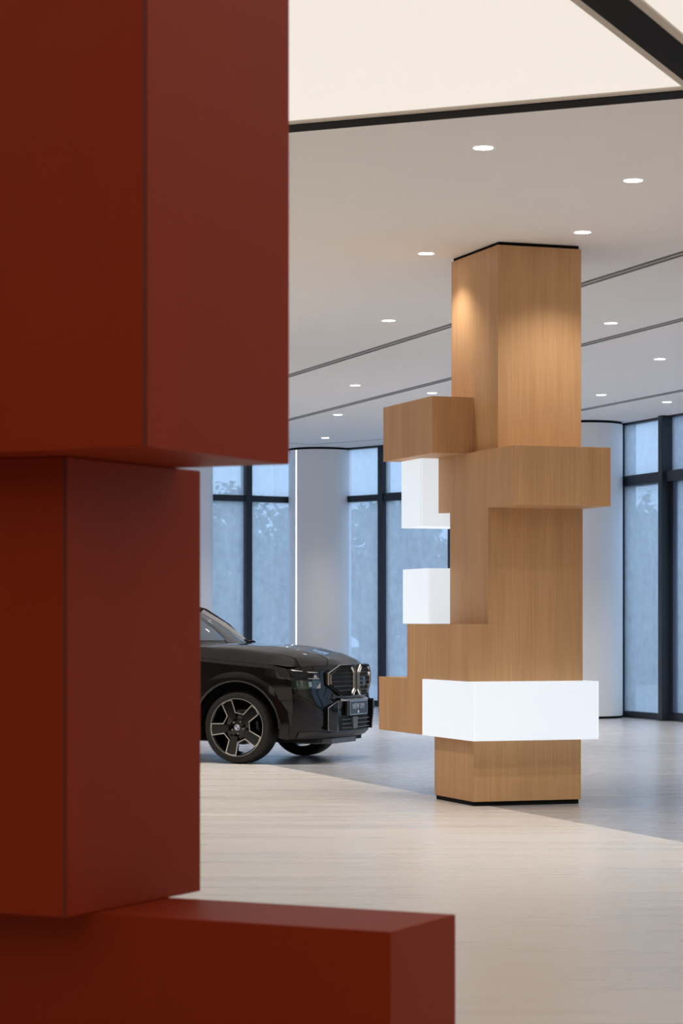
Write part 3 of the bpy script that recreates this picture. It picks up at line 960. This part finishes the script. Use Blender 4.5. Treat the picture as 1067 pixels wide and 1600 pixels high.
# ---- front end
def gx(y): return 0.012 + lin([(0.0, 0.947), (0.18, 0.942), (0.42, 0.914), (0.60, 0.860), (0.70, 0.80)], abs(y))
def kid(side):
    oc = [(0.575, 0.965), (0.575, 0.845), (0.36, 0.730), (0.105, 0.730), (0.045, 0.785), (0.045, 0.975), (0.115, 1.046), (0.40, 1.046)]
    def P3(p, off=0.0): return (gx(p[0]) + off, p[0] * side, p[1])
    cy, cz = 0.31, 0.888
    def sc(p, k_): return (cy + (p[0] - cy) * k_, cz + (p[1] - cz) * k_)
    back = MB()
    back.add([P3(p, 0.006) for p in oc] + [P3(p, -0.05) for p in oc], [tuple(range(8)), tuple(range(15, 7, -1))] + [(i, (i + 1) % 8, 8 + (i + 1) % 8, 8 + i) for i in range(8)])
    g_ = back.build('kidney_grille', 'dark', car)
    g_['label'] = 'octagonal black kidney grille'
    def ring(k0, k1, o0, o1, name, m):
        a_ = [P3(sc(p, k0), o0) for p in oc]; b_ = [P3(sc(p, (k0 + k1) / 2), o1) for p in oc]; c_ = [P3(sc(p, k1), o0) for p in oc]
        MB().grid([a_, b_, c_], True).build(name, m, g_)
    ring(1.09, 0.90, 0.0, 0.030, 'grille_surround', 'gloss')
    ring(1.055, 1.025, 0.018, 0.034, 'grille_frame', 'chrome_dark')
    ring(0.925, 0.885, 0.014, 0.034, 'inner_frame', 'chrome_dark')
    for z in (0.775, 0.823, 0.871, 0.919, 0.967, 1.008):
        # width of the octagon at this height
        ys = []
        pts = [sc(p, 0.84) for p in oc]
        for p, q_ in zip(pts, pts[1:] + pts[:1]):
            if (p[1] - z) * (q_[1] - z) < 0:
                ys.append(p[0] + (q_[0] - p[0]) * (z - p[1]) / (q_[1] - p[1]))
        if len(ys) < 2: continue
        a_, b_ = min(ys), max(ys)
        MB().add([P3((a_, z - 0.004), 0.008), P3((b_, z - 0.004), 0.008), P3((b_, z), 0.026), P3((a_, z), 0.026), P3((a_, z + 0.008), 0.008), P3((b_, z + 0.008), 0.008)],
                 [(0, 1, 2, 3), (3, 2, 5, 4), (0, 3, 4), (1, 5, 2)]).build('grille_slat', 'chrome_dark', g_)
    return g_
kr = kid(-1)
kl = kid(1)
def text_mesh(txt, name, m, size, loc, rot, parent, ext=0.001):
    cu = bpy.data.curves.new(name, 'FONT')
    cu.body = txt; cu.size = size; cu.align_x = 'CENTER'; cu.align_y = 'CENTER'; cu.extrude = ext
    o = bpy.data.objects.new(name, cu)
    COL.objects.link(o)
    me = bpy.data.meshes.new_from_object(o.evaluated_get(bpy.context.evaluated_depsgraph_get()))
    bpy.data.objects.remove(o)
    me.name = name
    me.materials.clear(); me.materials.append(M[m])
    n = bpy.data.objects.new(name, me)
    COL.objects.link(n)
    n.location = loc; n.rotation_euler = rot; n.parent = parent
    return n
FRONT = (R(90), 0, R(90))
text_mesh('XM', 'grille_badge', 'white', 0.055, (gx(0.40) + 0.032, 0.40, 0.945), (R(90), 0, R(90 + 9)), kl, 0.003)

def patch(name, m, corners, off, side, parent=car, n=8, thick=0.0):
    """quad patch on the skin; corners (c,z) tl,tr,br,bl"""
    def bil(u, v):
        (a, b, c, d) = corners
        top = (a[0] + (b[0] - a[0]) * u, a[1] + (b[1] - a[1]) * u)
        bot = (d[0] + (c[0] - d[0]) * u, d[1] + (c[1] - d[1]) * u)
        return (top[0] + (bot[0] - top[0]) * v, top[1] + (bot[1] - top[1]) * v)
    rows = [[shell(*bil(j / n, i / 4), side, off) for j in range(n + 1)] for i in range(5)]
    b = MB().grid(rows)
    if thick:
        edge = [shell(*bil(u, v), side, off) for u, v in [(k / n, 0) for k in range(n + 1)] + [(1, k / 4) for k in range(1, 5)] + [(1 - k / n, 1) for k in range(1, n + 1)] + [(0, 1 - k / 4) for k in range(1, 4)]]
        edge2 = [shell(*bil(u, v), side, off - thick) for u, v in [(k / n, 0) for k in range(n + 1)] + [(1, k / 4) for k in range(1, 5)] + [(1 - k / n, 1) for k in range(1, n + 1)] + [(0, 1 - k / 4) for k in range(1, 4)]]
        b.grid([edge, edge2], True)
    return b.build(name, m, parent, smooth=30)
for side in (1, -1):
    # lower headlamp in its recess
    hl = patch('headlamp', 'lens', [(5.15, 0.898), (3.30, 0.893), (3.30, 0.806), (5.10, 0.806)], 0.010, side, thick=0.02)
    patch('lamp_reflector', 'lens_white', [(3.34, 0.868), (3.31, 0.888), (3.32, 0.810), (3.62, 0.809)], 0.013, side, hl, 4)
    patch('lamp_projector', 'chrome_dark', [(4.05, 0.880), (3.85, 0.880), (3.85, 0.826), (4.05, 0.826)], 0.012, side, hl, 4)
    # slim daytime light above
    dr = patch('daytime_light', 'gloss', [(5.35, 1.018), (3.32, 0.985), (3.32, 0.912), (4.95, 0.925)], 0.008, side, thick=0.015)
    patch('light_blade', 'lens_white', [(5.05, 1.012), (4.30, 0.996), (4.32, 0.990), (4.90, 0.998)], 0.011, side, dr, 6)
    patch('light_blade', 'lens_white', [(4.05, 0.992), (3.38, 0.980), (3.45, 0.974), (3.95, 0.974)], 0.011, side, dr, 6)
    patch('light_blade', 'lens_white', [(3.62, 0.952), (3.55, 0.955), (3.45, 0.922), (3.70, 0.920)], 0.011, side, dr, 3)
    patch('light_blade', 'lens_white', [(4.05, 0.918), (3.34, 0.916), (3.34, 0.906), (4.05, 0.910)], 0.011, side, dr, 4)
    # bumper facets
    patch('bumper_facet', 'gloss', [(5.05, 0.78), (3.35, 0.775), (2.45, 0.66), (3.10, 0.56)], 0.014, side, thick=0.02)
    patch('bumper_facet', 'gloss', [(5.10, 0.765), (3.12, 0.545), (3.05, 0.40), (4.95, 0.42)], 0.010, side, thick=0.02)
    # upright air blade
    fin = patch('air_blade', 'gloss', [(3.10, 0.600), (2.32, 0.672), (2.22, 0.345), (3.00, 0.360)], 0.055, side, thick=0.06)
    ed = [shell(3.10, 0.600, side, 0.056), shell(2.32, 0.672, side, 0.056), shell(2.22, 0.345, side, 0.056), shell(3.00, 0.360, side, 0.056)]
    MB().tube(ed, 0.0035, 6, True).build('blade_edge', 'chrome_dark', fin)
    # lower corner gill next to the wheel arch
    patch('corner_gill', 'trim', [(5.35, 0.56), (5.15, 0.55), (5.15, 0.42), (5.35, 0.40)], 0.006, side)
# lower intake with bars
li = MB().grid([[shell(c, z, 1, 0.006) for c in [1.95 - 0.195 * k for k in range(11)]] + [shell(c, z, -1, 0.006) for c in [0.195 * k for k in range(1, 11)]] for z in (0.50, 0.46, 0.40, 0.345)]).build('lower_intake', 'dark', car)
for z in (0.375, 0.42, 0.465):
    MB().tube([(0.985 - 0.10 * y * y, y, z) for y in [-0.38 + 0.076 * k for k in range(11)]], 0.005, 6).build('intake_bar', 'slat', li)
MB().prism([(-0.075, 0.49), (0.075, 0.49), (0.055, 0.36), (-0.055, 0.36)], 0.955, 0.995, 'x').build('radar_cover', 'skid', li, bevel=0.004).location = (0, -0.06, 0)
# plate board
pb = MB().box(0.972, 0.996, -0.285, 0.285, 0.505, 0.668).build('plate_carrier', 'trim', car, bevel=0.006)
pl = MB().box(0.996, 1.003, -0.235, 0.235, 0.518, 0.656).build('number_board', 'plate', pb, bevel=0.002)
fr = MB()
for args in ((0.996, 1.008, -0.245, 0.245, 0.654, 0.664), (0.996, 1.008, -0.245, 0.245, 0.510, 0.520), (0.996, 1.008, -0.245, -0.233, 0.520, 0.654), (0.996, 1.008, 0.233, 0.245, 0.520, 0.654)):
    fr.box(*args)
fr.build('board_frame', 'chrome_dark', pb)
text_mesh('NEW XM', 'board_lettering', 'print', 0.082, (1.0045, 0.0, 0.600), FRONT, pb)
MB().lathe([(0.0, 1.0045), (0.017, 1.0045), (0.017, 1.003)], 20, 'x').build('board_emblem', 'white', pb).location = (0, 0.0, 0.543)
# ledge above the board, silvered to stand in for its sky reflection
lg = MB().add([(0.988, -0.31, 0.674), (0.988, 0.31, 0.674), (0.945, 0.36, 0.692), (0.945, -0.36, 0.692), (0.988, -0.31, 0.664), (0.988, 0.31, 0.664), (0.945, 0.36, 0.664), (0.945, -0.36, 0.664)],
              [(0, 1, 2, 3), (4, 5, 1, 0), (5, 6, 2, 1), (7, 4, 0, 3), (4, 7, 6, 5)]).build('bumper_ledge', 'silver', car)
# lip and skid plate
MB().grid([[shell(c, z, 1, o) for c in [4.6 - 0.46 * k for k in range(11)]] + [shell(c, z, -1, o) for c in [0.46 * k for k in range(1, 11)]] for z, o in ((0.345, 0.008), (0.325, 0.022), (0.285, 0.018), (0.268, 0.0), (0.262, -0.10))]).build('bumper_lip', 'trim', car, smooth=25)
MB().prism([(0.55, -0.62), (0.87, -0.42), (0.87, 0.25), (0.55, 0.45)], 0.205, 0.265).build('skid_plate', 'skid', car, bevel=0.008)
# rear lamps and rear diffuser (far end of the car)
for side in (1, -1):
    patch('rear_lamp', plain('rear_lamp_red', (0.25, 0.01, 0.01), 0.1, coat=1.0), [(21.6, 1.08), (23.2, 1.08), (23.2, 0.98), (21.6, 1.0)], 0.008, side, thick=0.015)
# ------------------------------------------------------------------ outside
g = MB().prism([(-90, 20), (90, 20), (90, 150), (-90, 150)], -0.30, -0.14).build('ground', 'paving')
tag(g, 'pale wet paving outside the glass front', kind='structure')
g2 = MB().prism([(-90, 58.5), (90, 55.5), (90, 149), (-90, 149)], -0.139, -0.09).build('ground_verge', 'grass')
tag(g2, 'grass verge under the trees', kind='structure')
g3 = MB().prism([(-90, 58.2), (90, 55.2), (90, 55.5), (-90, 58.5)], -0.139, 0.02).build('ground_kerb', 'kerb')
tag(g3, 'pale kerb along the grass verge', kind='structure')
nr = Vector((RD.y, -RD.x)) * -1
a, b = Vector(rp(-1.0)), Vector(rp(34.0))
g4 = MB().prism([tuple(a + nr * 0.35), tuple(b + nr * 0.35), tuple(b + nr * 1.3), tuple(a + nr * 2.3)], -0.139, -0.02).build('ground_lawn', 'grass')
tag(g4, 'narrow lawn strip right outside the glass', kind='structure')

def crown_mesh(seed, rx, rz, zc, n):
    rnd = random.Random(seed)
    lumps = []
    for _ in range(16):
        t, f = rnd.uniform(0, 2 * math.pi), rnd.uniform(-1, 1)
        q_ = math.sqrt(max(0, 1 - f * f)) * rnd.uniform(0.25, 0.72)
        lumps.append((rx * q_ * math.cos(t), rx * q_ * math.sin(t), zc + rz * f * 0.66, rx * rnd.uniform(0.28, 0.5)))
    b = MB()
    for _ in range(n):
        lx, ly, lz, lr = rnd.choice(lumps)
        d = Vector((rnd.gauss(0, 1), rnd.gauss(0, 1), rnd.gauss(0, 1))).normalized()
        p = Vector((lx, ly, lz)) + d * lr * rnd.uniform(0.55, 1.05)
        if p.z < 0.15:
            p.z = rnd.uniform(0.15, 0.6)
        s_ = rnd.uniform(0.09, 0.20)
        nrm = (d + Vector((rnd.gauss(0, .5), rnd.gauss(0, .5), rnd.gauss(0, .5) + .5))).normalized()
        u = nrm.orthogonal().normalized()
        u.rotate(Matrix.Rotation(rnd.uniform(0, 6.28), 3, nrm))
        v = nrm.cross(u)
        b.add([p - u * s_, p + v * s_ * 0.5, p + u * s_, p - v * s_ * 0.5 - nrm * s_ * 0.25], [(0, 1, 2, 3)])
    return b

def tree(name, x, y, rx, rz, zc, lm, seed, label, n=3600):
    t = empty(name, (x, y, -0.09))
    tag(t, label, 'tree', 'trees beyond the glass')
    tr = MB().tube([(0, 0, 0), (0.04, 0.02, zc * 0.5), (-0.03, 0.0, zc), (0.02, 0.03, zc + rz * 0.5)], [0.13, 0.10, 0.07, 0.03], 8)
    rnd = random.Random(seed + 99)
    for k in range(5):
        a_ = k * 1.3 + rnd.uniform(0, 0.6)
        z_ = zc * rnd.uniform(0.45, 0.95)
        tr.tube([(0, 0, z_), (rx * 0.35 * math.cos(a_), rx * 0.35 * math.sin(a_), z_ + rz * 0.25), (rx * 0.62 * math.cos(a_), rx * 0.62 * math.sin(a_), z_ + rz * 0.42)], [0.06, 0.04, 0.02], 6)
    tr.build('trunk', 'bark', t, smooth=60)
    crown_mesh(seed, rx, rz, zc, n).build('foliage', LEAF[lm], t)
    return t
specs = [(-9.2, 64.0, 1.75, 2.7, 2.6, 0, 'dark tree far left, mostly behind the red blocks'),
         (-5.4, 64.0, 1.75, 2.5, 2.4, 3, 'blue green tree behind the left edge of the red blocks'),
         (-3.1, 60.5, 1.2, 1.8, 1.6, 1, 'fresh green bush low in the left window pane beside the black mullion'),
         (-1.7, 64.5, 1.65, 2.7, 2.6, 3, 'blue green tree in the window pane just left of the striplit column'),
         (1.95, 64.5, 1.7, 2.7, 2.5, 0, 'dark green tree seen between the wooden column light boxes'),
         (0.95, 60.5, 1.0, 1.75, 1.6, 2, 'olive brown bush low in the pane right of the striplit column'),
         (5.5, 64.0, 1.7, 2.8, 2.6, 3, 'blue green tree hidden behind the wooden column'),
         (7.5, 60.2, 1.5, 2.2, 2.2, 3, 'blue green tree in the glazing right of the round column'),
         (9.3, 64.5, 1.7, 2.6, 2.4, 1, 'fresh green tree behind the glass door at right edge'),
         (13.1, 64.0, 1.75, 2.6, 2.5, 0, 'dark tree out past the glass door')]
for i, (x, y, rx, rz, zc, lm, lb) in enumerate(specs):
    tree('leafy_tree', x, y, rx, rz, zc, lm, 20 + i, lb)
back = [(-7.6, 71.5, 2.1, 3.1, 3.0, 'tall hazy back row tree, leftmost, behind the red blocks'),
        (-3.2, 71.5, 2.0, 3.0, 2.9, 'tall hazy back row tree seen over the green bush'),
        (0.9, 71.0, 1.85, 2.9, 2.8, 'tall hazy back row tree just right of the striplit column'),
        (4.8, 71.5, 1.9, 3.1, 2.9, 'tall hazy back row tree behind the wooden column'),
        (8.9, 71.0, 2.0, 2.9, 2.7, 'tall hazy back row tree behind the right hand glazing'),
        (13.4, 71.5, 2.1, 3.0, 2.9, 'tall hazy back row tree, rightmost')]
for i, (x, y, rx, rz, zc, lb) in enumerate(back):
    tree('tall_tree', x, y, rx, rz, zc, 0 if i % 2 else 3, 60 + i, lb, 4200)
